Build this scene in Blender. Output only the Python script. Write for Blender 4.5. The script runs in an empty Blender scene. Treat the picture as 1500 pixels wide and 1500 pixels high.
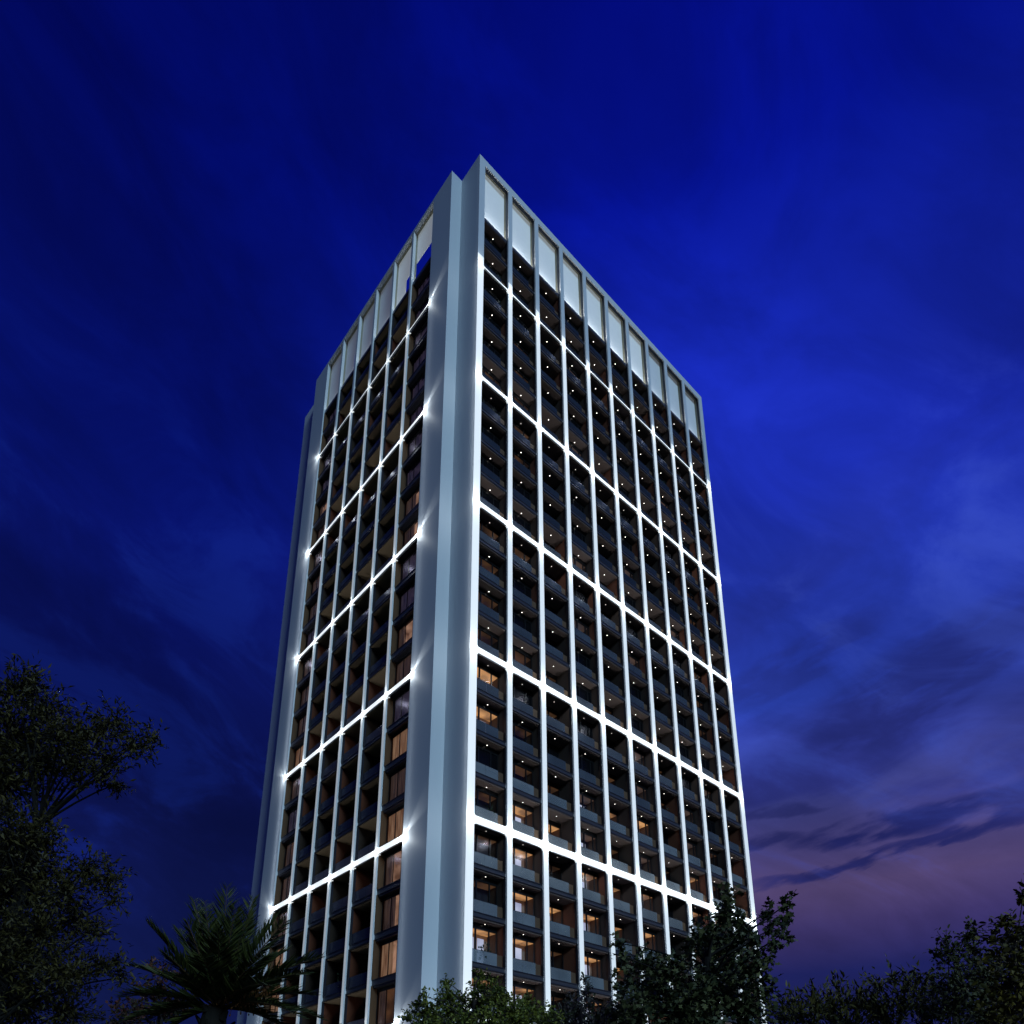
import bpy, math, random
import numpy as np
from mathutils import Matrix, Vector
random.seed(7); RNG = np.random.default_rng(11)
R = math.radians
sc = bpy.context.scene
col = sc.collection

# ------------------------------------------------------------------ constants (metres)
CAM = (-27.2, -35.02, 1.6); YAW, PITCH = 0.727, 0.312
FPX = 1101.26; PPX, PPY = 750.0, 1351.7         # focal length and principal point in photo pixels
FL = 3.3                                         # storey height
ZB = 75.96                                       # highest light band
ZT = 90.43                                       # parapet
RX0, RW, RN = 0.36, 3.402, 10                    # right facade: first mullion, pitch, bays
WR = 2 * RX0 + RN * RW                           # 34.74
LD, LY0, LW, LN = 1.18, 5.60, 3.447, 6           # left facade: projection, first bay, pitch, bays
LY1 = LY0 + LN * LW
T0, YF, YB = 2.7, 29.2, 34.4                     # notch, end of left facade, back of the tower
ROWS = list(range(-20, 2))                       # storeys relative to the highest band
ZLOW = ZB - 20 * FL

# ------------------------------------------------------------------ helpers
def inp(n, k, v):
    if k in n.inputs: n.inputs[k].default_value = v
def srgb(r, g, b):
    f = lambda c: (c / 255 / 12.92) if c / 255 <= .04045 else ((c / 255 + .055) / 1.055) ** 2.4
    return (f(r), f(g), f(b), 1)
def mat(name, color, rough=.7, metal=0, spec=.3, emit=None, estr=0, noise=0, nscale=3, bump=0, stretch=None):
    m = bpy.data.materials.new(name); m.use_nodes = True
    nt = m.node_tree; b = nt.nodes['Principled BSDF']
    c = tuple(color[:3]) + (1,)
    inp(b, 'Base Color', c); inp(b, 'Roughness', rough); inp(b, 'Metallic', metal); inp(b, 'Specular IOR Level', spec)
    if emit: inp(b, 'Emission Color', tuple(emit[:3]) + (1,)); inp(b, 'Emission Strength', estr)
    if noise or bump:
        tc = nt.nodes.new('ShaderNodeTexCoord'); mp = nt.nodes.new('ShaderNodeMapping')
        nt.links.new(tc.outputs['Object'], mp.inputs['Vector'])
        if stretch: mp.inputs['Scale'].default_value = stretch
        nz = nt.nodes.new('ShaderNodeTexNoise'); inp(nz, 'Scale', nscale); inp(nz, 'Detail', 6)
        nt.links.new(mp.outputs[0], nz.inputs['Vector'])
        if noise:
            mx = nt.nodes.new('ShaderNodeMix'); mx.data_type = 'RGBA'
            mx.inputs[6].default_value = tuple(x * (1 - noise) for x in c[:3]) + (1,)
            mx.inputs[7].default_value = tuple(min(1, x * (1 + noise)) for x in c[:3]) + (1,)
            nt.links.new(nz.outputs['Fac'], mx.inputs[0]); nt.links.new(mx.outputs[2], b.inputs['Base Color'])
        if bump:
            bp = nt.nodes.new('ShaderNodeBump'); inp(bp, 'Strength', bump); inp(bp, 'Distance', .02)
            nt.links.new(nz.outputs['Fac'], bp.inputs['Height']); nt.links.new(bp.outputs[0], b.inputs['Normal'])
    return m
def glass_mat(name, tint, transp, diff, dcol, rough=.05, gcol=(.8, .85, 1)):
    """thin architectural glass: see-through share, faint body colour and a Fresnel reflection"""
    m = bpy.data.materials.new(name); m.use_nodes = True; nt = m.node_tree; nt.nodes.clear()
    N = nt.nodes.new
    out = N('ShaderNodeOutputMaterial'); tr = N('ShaderNodeBsdfTransparent'); tr.inputs[0].default_value = tuple(tint) + (1,)
    df = N('ShaderNodeBsdfDiffuse'); df.inputs[0].default_value = tuple(dcol) + (1,)
    m1 = N('ShaderNodeMixShader'); m1.inputs[0].default_value = diff
    if name.startswith('balustrade'):  # uneven body share imitates patchy reflection on the balustrades
        g = N('ShaderNodeNewGeometry'); nz = N('ShaderNodeTexNoise'); inp(nz, 'Scale', .4); inp(nz, 'Detail', 1); nt.links.new(g.outputs['Position'], nz.inputs['Vector'])
        mr = N('ShaderNodeMapRange'); mr.inputs[1].default_value = .35; mr.inputs[2].default_value = .65; mr.inputs[3].default_value = diff * .8; mr.inputs[4].default_value = min(1, diff * 1.2)
        nt.links.new(nz.outputs['Fac'], mr.inputs[0]); nt.links.new(mr.outputs[0], m1.inputs[0])
    nt.links.new(tr.outputs[0], m1.inputs[1]); nt.links.new(df.outputs[0], m1.inputs[2])
    gl = N('ShaderNodeBsdfGlossy'); gl.inputs[0].default_value = tuple(gcol) + (1,); gl.inputs[1].default_value = rough
    fr = N('ShaderNodeFresnel'); fr.inputs[0].default_value = 1.5
    m2 = N('ShaderNodeMixShader'); nt.links.new(fr.outputs[0], m2.inputs[0])
    nt.links.new(m1.outputs[0], m2.inputs[1]); nt.links.new(gl.outputs[0], m2.inputs[2])
    nt.links.new(m2.outputs[0], out.inputs[0])
    return m
def glow_mat(name, c1, c2, strength, scale, stretch=(1, 1, 1), base=(.3, .25, .2)):
    """a lit interior surface whose glow varies softly across it"""
    m = mat(name, base, .9)
    nt = m.node_tree; b = nt.nodes['Principled BSDF']
    tc = nt.nodes.new('ShaderNodeTexCoord'); mp = nt.nodes.new('ShaderNodeMapping'); mp.inputs['Scale'].default_value = stretch
    geo = nt.nodes.new('ShaderNodeNewGeometry')
    nt.links.new(geo.outputs['Position'], mp.inputs['Vector'])
    nz = nt.nodes.new('ShaderNodeTexNoise'); inp(nz, 'Scale', scale); inp(nz, 'Detail', 3)
    nt.links.new(mp.outputs[0], nz.inputs['Vector'])
    cr = nt.nodes.new('ShaderNodeValToRGB'); cr.color_ramp.elements[0].position = .35; cr.color_ramp.elements[1].position = .66
    cr.color_ramp.elements[0].color = tuple(c1) + (1,); cr.color_ramp.elements[1].color = tuple(c2) + (1,)
    nt.links.new(nz.outputs['Fac'], cr.inputs[0]); nt.links.new(cr.outputs[0], b.inputs['Emission Color'])
    inp(b, 'Emission Strength', strength)
    return m

LT = None
class MB:
    """collects boxes and polygons; build() links them as ONE mesh object"""
    def __init__(s, tf=None): s.v = []; s.f = []; s.m = []; s.mats = []; s.tf = tf or (lambda u, d, z: (u, d, z))
    def mi(s, m):
        if m not in s.mats: s.mats.append(m)
        return s.mats.index(m)
    def poly(s, pts, m):
        n = len(s.v); s.v += [s.tf(*p) for p in pts]; s.f.append(tuple(range(n, n + len(pts)))); s.m.append(s.mi(m))
    def box(s, u0, u1, d0, d1, z0, z1, m, faces='udzUDZ', fm=None):
        P = [(u, d, z) for z in (z0, z1) for d in (d0, d1) for u in (u0, u1)]
        n = len(s.v); s.v += [s.tf(*p) for p in P]
        F = {'z': (0, 2, 3, 1), 'Z': (4, 5, 7, 6), 'd': (0, 1, 5, 4), 'D': (2, 6, 7, 3), 'u': (0, 4, 6, 2), 'U': (1, 3, 7, 5)}
        for k in faces:
            s.f.append(tuple(n + i for i in F[k])); s.m.append(s.mi((fm or {}).get(k, m)))
    def tube(s, pts, r0, r1, m, k=6):
        n0 = len(s.v); N = len(pts); pts = [np.array(p, float) for p in pts]
        for i, p in enumerate(pts):
            t = pts[min(i + 1, N - 1)] - pts[max(i - 1, 0)]; t = t / (np.linalg.norm(t) + 1e-9)
            a = np.cross(t, (0.31, .22, .93) if abs(t[2]) < .9 else (1, 0, 0)); a /= np.linalg.norm(a) + 1e-9; b = np.cross(t, a)
            r = r0 + (r1 - r0) * i / (N - 1)
            for j in range(k):
                an = 2 * math.pi * j / k; q = p + r * (a * math.cos(an) + b * math.sin(an)); s.v.append(s.tf(*q))
        for i in range(N - 1):
            for j in range(k):
                s.f.append((n0 + i * k + j, n0 + i * k + (j + 1) % k, n0 + (i + 1) * k + (j + 1) % k, n0 + (i + 1) * k + j)); s.m.append(s.mi(m))
    def mesh(s, name):
        me = bpy.data.meshes.new(name); me.from_pydata([tuple(map(float, v)) for v in s.v], [], [f[::-1] for f in s.f] if s.tf is LT else s.f)
        for m in s.mats: me.materials.append(m)
        me.polygons.foreach_set('material_index', s.m); me.update(); return me
    def build(s, name, parent=None, loc=(0, 0, 0)):
        return place(name, s.mesh(name), parent, loc)
def place(name, me, parent=None, loc=(0, 0, 0)):
    o = bpy.data.objects.new(name, me); col.objects.link(o); o.parent = parent; o.location = loc; return o
def tag(o, label=None, cat=None, group=None, kind=None):
    for k, v in (('label', label), ('category', cat), ('group', group), ('kind', kind)):
        if v: o[k] = v
    return o
def empty(name, loc=(0, 0, 0)):
    o = bpy.data.objects.new(name, None); col.objects.link(o); o.location = loc; o.empty_display_size = .5; return o

cy_, sy_, cp_, sp_ = math.cos(YAW), math.sin(YAW), math.cos(PITCH), math.sin(PITCH)
Fw = np.array([sy_ * cp_, cy_ * cp_, sp_]); Rt = np.array([cy_, -sy_, 0.]); Up = np.cross(Rt, Fw)
def at(px, py, D):
    """a world point seen in direction (px, py) of the photo, D metres ahead over the ground"""
    d = Fw + Rt * (px - PPX) / FPX - Up * (py - PPY) / FPX
    return np.array(CAM) + d * (D / (d[0] * sy_ + d[1] * cy_))

# ------------------------------------------------------------------ materials
M = {}
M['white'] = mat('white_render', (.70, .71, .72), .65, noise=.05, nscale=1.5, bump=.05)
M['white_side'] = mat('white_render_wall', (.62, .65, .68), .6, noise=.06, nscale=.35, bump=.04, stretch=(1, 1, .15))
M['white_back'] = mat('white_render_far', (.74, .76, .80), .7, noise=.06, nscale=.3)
M['cream'] = mat('cream_reveal', (.30, .28, .21), .7)
M['crown'] = mat('crown_board', (.76, .77, .75), .7, noise=.05, nscale=2)
M['crown_lit'] = mat('crown_board_glow', (.72, .75, .76), .6, emit=(.84, .95, 1), estr=.20, noise=.05, nscale=2)  # even glow in the material stands in for part of the uplight
M['crown_mid'] = mat('crown_board_glow_faint', (.72, .75, .76), .6, emit=(.78, .88, 1), estr=.08, noise=.05, nscale=2)  # the same stand-in glow, weaker, for the dimmer bays
M['dark'] = mat('anodised_dark', (.030, .030, .040), .4, .5)
M['darkedge'] = mat('slab_edge_grey', (.068, .066, .078), .45, .3, noise=.1, nscale=2)
M['slab'] = mat('balcony_floor', (.08, .075, .07), .8)
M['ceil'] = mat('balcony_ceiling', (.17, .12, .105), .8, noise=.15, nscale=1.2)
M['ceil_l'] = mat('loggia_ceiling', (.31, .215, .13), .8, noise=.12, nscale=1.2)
M['wall_d'] = mat('recess_wall_dark', (.062, .042, .034), .8, noise=.2, nscale=1.0)
M['wall_r'] = mat('recess_wall_terracotta', (.20, .07, .038), .85, noise=.2, nscale=1.0)
M['wall_b'] = mat('recess_wall_timber', (.12, .068, .038), .7, noise=.3, nscale=3, stretch=(6, 6, .4))
M['wall_dl'] = mat('loggia_wall_dark', (.032, .019, .012), .85, noise=.2)
M['wall_rl'] = mat('loggia_wall_terracotta', (.105, .030, .013), .85, noise=.25, nscale=1.0)
M['wall_bl'] = mat('window_reveal_timber', (.10, .050, .022), .7, noise=.3, nscale=3, stretch=(6, 6, .4))
M['frame'] = mat('window_frame_black', (.018, .018, .02), .35, .3)
M['glass'] = glass_mat('window_glass', (.85, .87, .88), 1, .04, (.05, .05, .06), .25, gcol=(.35, .35, .40))
M['glass_l'] = glass_mat('curtained_window_glass', (.88, .88, .9), 1, .03, (.05, .05, .06), .3, gcol=(.30, .28, .38))
M['glass_dark'] = glass_mat('window_glass_dark', (.25, .25, .28), 1, .25, (.02, .02, .025), .3, gcol=(.22, .22, .26))
M['balu'] = glass_mat('balustrade_glass_reflect_bright', (.72, .80, .86), 1, .28, (.62, .66, .66), .18, gcol=(.5, .55, .6))  # lower rows: reflected surroundings put into the paler body colour
M['balu_mid'] = glass_mat('balustrade_glass_reflect_mid', (.72, .78, .84), 1, .17, (.42, .47, .54), .25, gcol=(.25, .27, .32))  # same glass on middle rows, less of that reflection in its colour
M['balu_hi'] = glass_mat('balustrade_glass_reflect_dim', (.72, .76, .84), 1, .09, (.30, .36, .50), .35, gcol=(.09, .10, .14))  # same glass on upper rows, darker colour for the weaker reflection
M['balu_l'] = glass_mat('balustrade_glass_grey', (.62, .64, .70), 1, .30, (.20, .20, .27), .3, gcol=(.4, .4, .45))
M['lamp'] = mat('downlight', (.8, .8, .8), .5, emit=(1, .93, .82), estr=4.8)
M['lamp_off'] = mat('downlight_dim', (.8, .8, .8), .5, emit=(1, .9, .8), estr=1.2)
M['fix'] = mat('fitting_metal', (.25, .25, .27), .4, .8)
M['uplight'] = mat('crown_uplight', (.8, .8, .8), .5, emit=(.93, .97, 1), estr=3)
M['uplight2'] = mat('crown_uplight_dim', (.8, .8, .8), .5, emit=(.80, .88, 1), estr=1.5)
M['room'] = glow_mat('room_warm', (.10, .040, .012), (.70, .33, .11), 1.05, .9)
M['room_dim'] = glow_mat('room_dim', (.018, .009, .006), (.13, .06, .026), .6, .8)
M['room_off'] = mat('room_dark', (.03, .026, .03), .9)
M['daylit'] = glow_mat('room_far_pane', (.30, .33, .50), (.50, .54, .72), 1.15, .6)
M['curtain'] = glow_mat('curtain_warm', (.16, .07, .035), (.44, .26, .15), .55, 2.2, (3.5, 3.5, .25), (.4, .3, .2))
M['backroom'] = glow_mat('room_beyond_curtain', (.10, .05, .03), (.52, .30, .20), .7, .8)
M['curtain_dim'] = glow_mat('curtain_dim', (.026, .017, .015), (.12, .072, .052), .5, 2.2, (3.5, 3.5, .25), (.25, .2, .2))
M['curtain_blue'] = glow_mat('curtain_cool', (.018, .014, .030), (.055, .042, .065), .6, 1.4, (2, 2, .4), (.2, .2, .25))
def led(name, s): return mat(name, (.72, .73, .72), .5, emit=(.90, .97, 1.0), estr=s, noise=.06, nscale=3)
M['band'] = led('led_diffuser_band', .80)
M['mull'] = led('led_diffuser_mullion', .52)
M['mull0'] = led('led_diffuser_corner', .62)
M['mull_l'] = led('led_diffuser_mullion_side', .26)
M['roof'] = mat('roof_felt', (.07, .07, .07), .9)
M['podium'] = glass_mat('lobby_glass', (.4, .4, .42), 1, .3, (.03, .03, .04))

# ------------------------------------------------------------------ the tower
tower = empty('apartment_tower')
tag(tower, 'tall white framed apartment tower with glowing white light bands and dark glazed balconies', 'building')
RT = lambda u, d, z: (u, d, z)
LT = lambda u, d, z: (-LD + d, u, z)
RTO = RT; 
mx = [RX0 + i * RW for i in range(RN + 1)]; HM = .235
ly = [LY0 + i * LW for i in range(LN + 1)]; HL = .15
bandh = [.075, .19, .23, .25, .28, .29]
bandz = [ZB - 4 * FL * k for k in range(6)]

# cores and plain walls
mb = MB()
mb.box(3.7, WR - .6, 4.6, YB - .6, 0.0, 82.4, M['roof'])
mb.build('core', tower)
mb = MB(); mb.box(.36, WR - .35, 1.3, YB - .4, 82.45, 82.75, M['roof']); mb.build('roof', tower)
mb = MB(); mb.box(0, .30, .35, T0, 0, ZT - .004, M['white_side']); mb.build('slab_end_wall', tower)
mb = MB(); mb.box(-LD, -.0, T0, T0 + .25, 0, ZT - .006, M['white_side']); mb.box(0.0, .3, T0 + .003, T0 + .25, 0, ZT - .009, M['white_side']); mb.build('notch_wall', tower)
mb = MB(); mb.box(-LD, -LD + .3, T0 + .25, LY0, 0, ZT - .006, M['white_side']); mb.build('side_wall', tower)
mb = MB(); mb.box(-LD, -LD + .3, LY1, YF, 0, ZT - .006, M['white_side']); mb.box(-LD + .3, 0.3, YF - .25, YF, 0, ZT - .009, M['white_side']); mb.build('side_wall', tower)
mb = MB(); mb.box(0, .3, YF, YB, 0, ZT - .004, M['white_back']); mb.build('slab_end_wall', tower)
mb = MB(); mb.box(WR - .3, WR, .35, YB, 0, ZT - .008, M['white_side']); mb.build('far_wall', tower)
mb = MB(); mb.box(.3, WR - .3, YB - .3, YB - .003, 0, ZT - .008, M['white_side'])
for r in range(-22, 2):
    for i in range(RN):
        mb.box(mx[i] + .5, mx[i + 1] - .5, YB - .003, YB + .02, ZB + FL * r + .9, ZB + FL * r + 2.7, M['frame'], 'udzUDZ')
mb.build('rear_wall', tower)

# parapets (top beams)
mb = MB(RT); mb.box(0, WR, 0.004, .35, ZT - .85, ZT, M['white']); mb.box(.303, WR - .31, .35, .95, ZT - .5, ZT - .02, M['cream']); mb.build('parapet', tower)
mb = MB(LT); mb.box(LY0, LY1, 0.004, .3, ZT - .36, ZT - .007, M['white_side']); mb.box(LY0, LY1, .3, .7, ZT - .4, ZT - .03, M['cream']); mb.build('parapet', tower)

# mullions: LED-lit front faces up to the highest band, plain above
zl = ZB + 1.1
for i, x in enumerate(mx):
    a, b = x - HM, x + HM
    if i == 0: a, b = 0.0, x + .30
    if i == RN: a, b = x - .30, WR
    mb = MB(RT)
    mb.box(a, b, 0, .35, 0.0, zl, M['white'], 'udUD', {'d': M['mull0'] if i == 0 else M['mull']})
    mb.box(a, b, 0, .35, zl, ZT - .85, M['white'], 'udUD')
    mb.build('mullion', tower)
for i in range(1, LN):
    mb = MB(LT); mb.box(ly[i] - HL, ly[i] + HL, 0, .3, 0, zl, M['white'], 'udUD', {'d': M['mull_l']})
    mb.box(ly[i] - HL, ly[i] + HL, 0, .3, zl, ZT - .42, M['white'], 'udUD')
    mb.build('mullion', tower)

# light bands: one per storey group and facade, with small fillets into the mullions
def fillets(mb, a, b, z0, z1, r, m, d0, d1):
    for (u, su) in ((a, 1), (b, -1)):
        for (z, s_) in ((z0, -1), (z1, 1)):
            pts = [(u, z), (u + su * r, z), (u + su * r * .3, z + s_ * r * .3), (u, z + s_ * r)]
            mb.poly([(p[0], d0, p[1]) for p in pts], m)
            for j in range(1, 3):
                p, q = pts[j], pts[j + 1]
                mb.poly([(p[0], d0, p[1]), (q[0], d0, q[1]), (q[0], d1, q[1]), (p[0], d1, p[1])], m)
for k, z in enumerate(bandz):
    h = bandh[k]
    mb = MB(RT)
    for i in range(RN):
        a = mx[i] + (HM if i else .30); b = mx[i + 1] - (HM if i < RN - 1 else .30)
        mb.box(a, b, .003, .15, z - h, z + h, M['white'], fm={'d': M['band']})
        fillets(mb, a, b, z - h, z + h, .15, M['band'], .006, .14)
    mb.build('light_band', tower)
    mb = MB(LT)
    for i in range(LN):
        a = ly[i] + (HL if i else .003); b = ly[i + 1] - (HL if i < LN - 1 else .003)
        mb.box(a, b, .003, .15, z - h * .8, z + h * .8, M['white'], fm={'d': M['band']})
        fillets(mb, a, b, z - h * .8, z + h * .8, .14, M['band'], .006, .25)
    mb.build('light_band', tower)

# crown panels
def crown_light(x, y, z, length, W, along_x):
    l = bpy.data.lights.new('crown_light', 'AREA'); l.shape = 'RECTANGLE'; l.size = length; l.size_y = .12; l.energy = W; l.color = (.93, .97, 1)
    o = bpy.data.objects.new('crown_light', l); col.objects.link(o); o.parent = tower; o.location = (x, y, z)
    t = R(16)
    if along_x: X, Z = Vector((1, 0, 0)), Vector((0, -math.sin(t), -math.cos(t)))
    else: X, Z = Vector((0, 1, 0)), Vector((-math.sin(t), 0, -math.cos(t)))
    Y = Z.cross(X); o.rotation_euler = Matrix((X, Y, Z)).transposed().to_euler()
zc0 = ZB + 2 * FL
for i in range(RN):
    a = mx[i] + (HM if i else .30); b = mx[i + 1] - (HM if i < RN - 1 else .30)
    mb = MB(RT)
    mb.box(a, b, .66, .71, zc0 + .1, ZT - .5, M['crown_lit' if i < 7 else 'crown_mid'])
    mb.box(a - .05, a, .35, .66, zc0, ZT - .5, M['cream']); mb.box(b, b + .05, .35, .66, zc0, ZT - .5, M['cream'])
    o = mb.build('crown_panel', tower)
    t = MB(RT); t.box(a + .02, b - .02, .1, .16, zc0 + .2, ZT - .87, M['dark'], 'dD') if False else None
    t = MB(RT)
    for (p, q, z0, z1) in ((a, a + .07, zc0 + .1, ZT - .85), (b - .07, b, zc0 + .1, ZT - .85), (a + .07, b - .07, ZT - .92, ZT - .85)):
        t.box(p, q, .12, .345, z0, z1, M['dark'])
    t.build('panel_trim', o)
    cwr = b - a - .7; u = MB(RT); ul = M['uplight'] if i < 7 else M['uplight2']; u.box(a + .25, b - .25, .36, .42, zc0 + .12, zc0 + .2, M['fix'], fm={'Z': ul, 'D': ul}); u.build('uplight', o)
    crown_light((a + b) / 2, .30, zc0 + .34, cwr, 50 if i < 7 else 24 - 4 * (i - 7), True)
    s = MB(RT); s.box(a, b, .22, .32, zc0 - .05, zc0 + .32, M['dark'], fm={'d': M['darkedge']}); s.box(a - .04, b + .04, .32, 1.2, zc0 - .02, zc0 + .1, M['dark']); s.build('sill', o)
for i in range(LN):
    a = ly[i] + (HL if i else .003); b = ly[i + 1] - (HL if i < LN - 1 else .003)
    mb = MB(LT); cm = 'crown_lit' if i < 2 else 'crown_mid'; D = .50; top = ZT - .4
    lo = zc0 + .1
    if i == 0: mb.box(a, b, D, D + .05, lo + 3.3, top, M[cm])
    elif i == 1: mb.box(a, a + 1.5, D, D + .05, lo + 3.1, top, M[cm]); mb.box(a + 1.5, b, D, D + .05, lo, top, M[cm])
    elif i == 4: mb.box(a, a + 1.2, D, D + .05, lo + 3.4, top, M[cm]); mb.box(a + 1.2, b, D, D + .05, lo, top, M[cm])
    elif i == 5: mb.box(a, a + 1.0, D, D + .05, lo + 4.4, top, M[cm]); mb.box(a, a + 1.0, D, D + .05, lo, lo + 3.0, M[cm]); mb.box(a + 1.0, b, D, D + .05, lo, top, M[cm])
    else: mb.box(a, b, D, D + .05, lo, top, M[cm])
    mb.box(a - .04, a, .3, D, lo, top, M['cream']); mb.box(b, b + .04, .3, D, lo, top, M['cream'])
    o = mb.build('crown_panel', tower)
    if True:
        u = MB(LT); u.box(a + .2, b - .2, .30, .35, lo, lo + .06, M['fix'], fm={'Z': M['uplight'] if i < 2 else M['uplight2']}); u.build('uplight', o)
        crown_light(-LD + .26, (a + b) / 2, lo + .28, b - a - .8, (12, 10, 8, 7, 6, 6)[i], False)
    s = MB(LT); s.box(a, b, .2, .3, lo - .2, lo + .25, M['dark'], fm={'d': M['darkedge']}); s.box(a - .02, b + .02, .3, D + .05, lo - .1, lo, M['dark']); s.build('sill', o)

# ---- balcony cells (local: u across 0..cw, d depth, z from slab underside)
def cell_mb(mb, cw, depth, wall, ceil, o=(0, 0, 0)):
    u0, d0, z0 = o
    B = lambda a, b, c, d, e, f, m, **k: mb.box(u0 + a, u0 + b, d0 + c, d0 + d, z0 + e, z0 + f, m, **k)
    B(0, cw, .20, .26, -.02, .36, M['darkedge']); B(0, cw, .16, .20, .27, .33, M['dark']); B(0, cw, .17, .20, -.02, .03, M['dark'])
    B(0, cw, .26, depth, 0, .22, M['slab'])
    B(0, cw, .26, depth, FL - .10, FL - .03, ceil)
    B(-.16, 0, .355, depth, 0, FL - .01, wall); B(cw, cw + .16, .355, depth, 0, FL - .01, wall)
    B(0, .05, .14, .34, .36, FL - .02, M['dark']); B(cw - .05, cw, .14, .34, .36, FL - .02, M['dark'])
def balu_mb(mb, cw, full, o=(0, 0, 0), g='balu'):
    u0, d0, z0 = o
    w = cw - .06 if full else cw * .80
    mb.box(u0 + .06, u0 + w * .5 - .008, d0 + .33, d0 + .345, z0 + .30, z0 + 1.20, M[g]); mb.box(u0 + w * .5 + .008, u0 + w, d0 + .33, d0 + .345, z0 + .30, z0 + 1.20, M[g])
    mb.box(u0 + .06, u0 + w, d0 + .325, d0 + .350, z0 + 1.20, z0 + 1.222, M['darkedge'])
    if not full:
        mb.box(u0 + w + .02, u0 + cw - .055, d0 + .40, d0 + .44, z0 + .30, z0 + 1.18, M['wall_b'])
def win_mb(mb, cw, depth, lit, var, o=(0, 0, 0)):
    u0, d0, z0 = o; d = d0 + depth
    a, b = u0 + .03, u0 + cw - .03
    z1 = z0 + .22; z2 = z0 + FL - .10
    fr = M['frame']
    cuts = ([0, .36, .76, 1] if var == 0 else [0, .5, .85, 1] if var == 1 else [0, .28, .64, 1])
    xs = [a + (b - a) * c for c in cuts]
    for j, x in enumerate(xs):
        w = .05 if j % 2 else .035
        mb.box(x - w if j else x, x + w if j < 3 else x, d - .08, d + .02, z1, z2, fr)
    mb.box(a, b, d - .075, d + .015, z2 - .35, z2 - .001, fr); mb.box(a, b, d - .075, d + .015, z1 + .001, z1 + .1, fr)
    for j in range(3):
        mb.box(xs[j] + .03, xs[j + 1] - .03, d - .03, d - .02, z1 + .1, z2 - .35, M['glass'] if lit else M['glass_dark'], 'd')
    if lit:
        rm = M['room'] if lit == 2 else M['room_dim']; D2 = d + .95
        mb.box(a, b, d + .03, D2, z1, z2 - .36, rm, 'zZuUD', {'z': M['slab'], 'u': M['wall_d'], 'U': M['wall_b'], 'D': M['room_dim'] if lit == 2 else M['room_off']})
        if lit == 2 or (lit and var == 1):
            for (p, q) in ((.06, .22), (.42, .58), (.68, .88)) if var != 1 else ((.44, .62), (.68, .9)):
                mb.box(a + (b - a) * p, a + (b - a) * q, D2 - .06, D2 - .03, z1 + .3, z2 - .62, M['daylit'], 'd')
    else:
        mb.box(a, b, d + .03, d + .6, z1, z2, M['room_off'], 'zZuUD')
def lamp_mb(mb, cw, depth, o=(0, 0, 0), on=True):
    u0, d0, z0 = o; u, d, z = u0 + cw * .58, d0 + .80, z0 + FL - .105; r = .040
    m = M['lamp'] if on else M['lamp_off']
    mb.poly([(u + r * math.cos(t * math.pi / 4), d + r * math.sin(t * math.pi / 4), z - .012) for t in range(8)], m)
    for t in range(8):
        p, q = t * math.pi / 4, (t + 1) * math.pi / 4
        mb.poly([(u + r * math.cos(p), d + r * math.sin(p), z - .012), (u + r * math.cos(q), d + r * math.sin(q), z - .012),
                 (u + 1.3 * r * math.cos(q), d + 1.3 * r * math.sin(q), z), (u + 1.3 * r * math.cos(p), d + 1.3 * r * math.sin(p), z)], M['fix'])
CW = RW - 2 * HM
def r_bay(i):
    a = mx[i] + (HM if i else .30); b = mx[i + 1] - (HM if i < RN - 1 else .30); return a, b - a
DEEP = {2: 1, 4: 1, 6: 1, 9: 1}
cache = {}
def shared(key, fn, tf):
    if key not in cache:
        mb = MB(tf); fn(mb); cache[key] = mb.mesh(key[0])
    return cache[key]
rest = MB(RT)
rl = random.Random(5)
for r in ROWS:
    for i in range(RN):
        a, cw = r_bay(i); z = ZB + FL * r
        depth = 1.65 if i in DEEP else 1.05
        lowness = (-r) / 20
        rr = rl.random()
        p2 = max(0, (lowness - .62) * 2.4) * (1.0 if i not in DEEP else .35)
        if i in (0, 1, 3): p2 *= 1.3
        lit = 2 if rr < p2 else 1 if rr < p2 + .30 + .3 * lowness else 0
        wall = 'wall_r' if rl.random() < (.16 + .4 * (i > 6)) else 'wall_d'
        var = (0, 0, 2, 1, 2, 1, 0, 1, 0, 2)[i]
        under_band = ((-r - 1) % 4 == 3) if r < 0 else False
        on = not ((r + 1) % 4 == 0 and r < -1)
        if r <= -11:
            cwk = round(cw, 3)
            o = place('balcony', shared(('balcony', cwk, depth, wall), lambda mb: cell_mb(mb, cw, depth, M[wall], M['ceil']), RT), tower, (a, 0, z))
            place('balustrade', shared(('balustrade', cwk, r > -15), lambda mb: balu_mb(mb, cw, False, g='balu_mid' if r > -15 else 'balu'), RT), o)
            place('window', shared(('window', cwk, depth, lit, var), lambda mb: win_mb(mb, cw, depth, lit, var), RT), o)
            place('ceiling_light', shared(('ceiling_light', cwk, depth, on), lambda mb: lamp_mb(mb, cw, depth, on=on), RT), o)
        else:
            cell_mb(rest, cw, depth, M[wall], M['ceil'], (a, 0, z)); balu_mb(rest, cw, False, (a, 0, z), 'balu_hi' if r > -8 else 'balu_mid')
            win_mb(rest, cw, depth, lit, var, (a, 0, z)); lamp_mb(rest, cw, depth, (a, 0, z), on)
o = rest.build('balconies', tower); o['kind'] = 'stuff'

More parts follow.
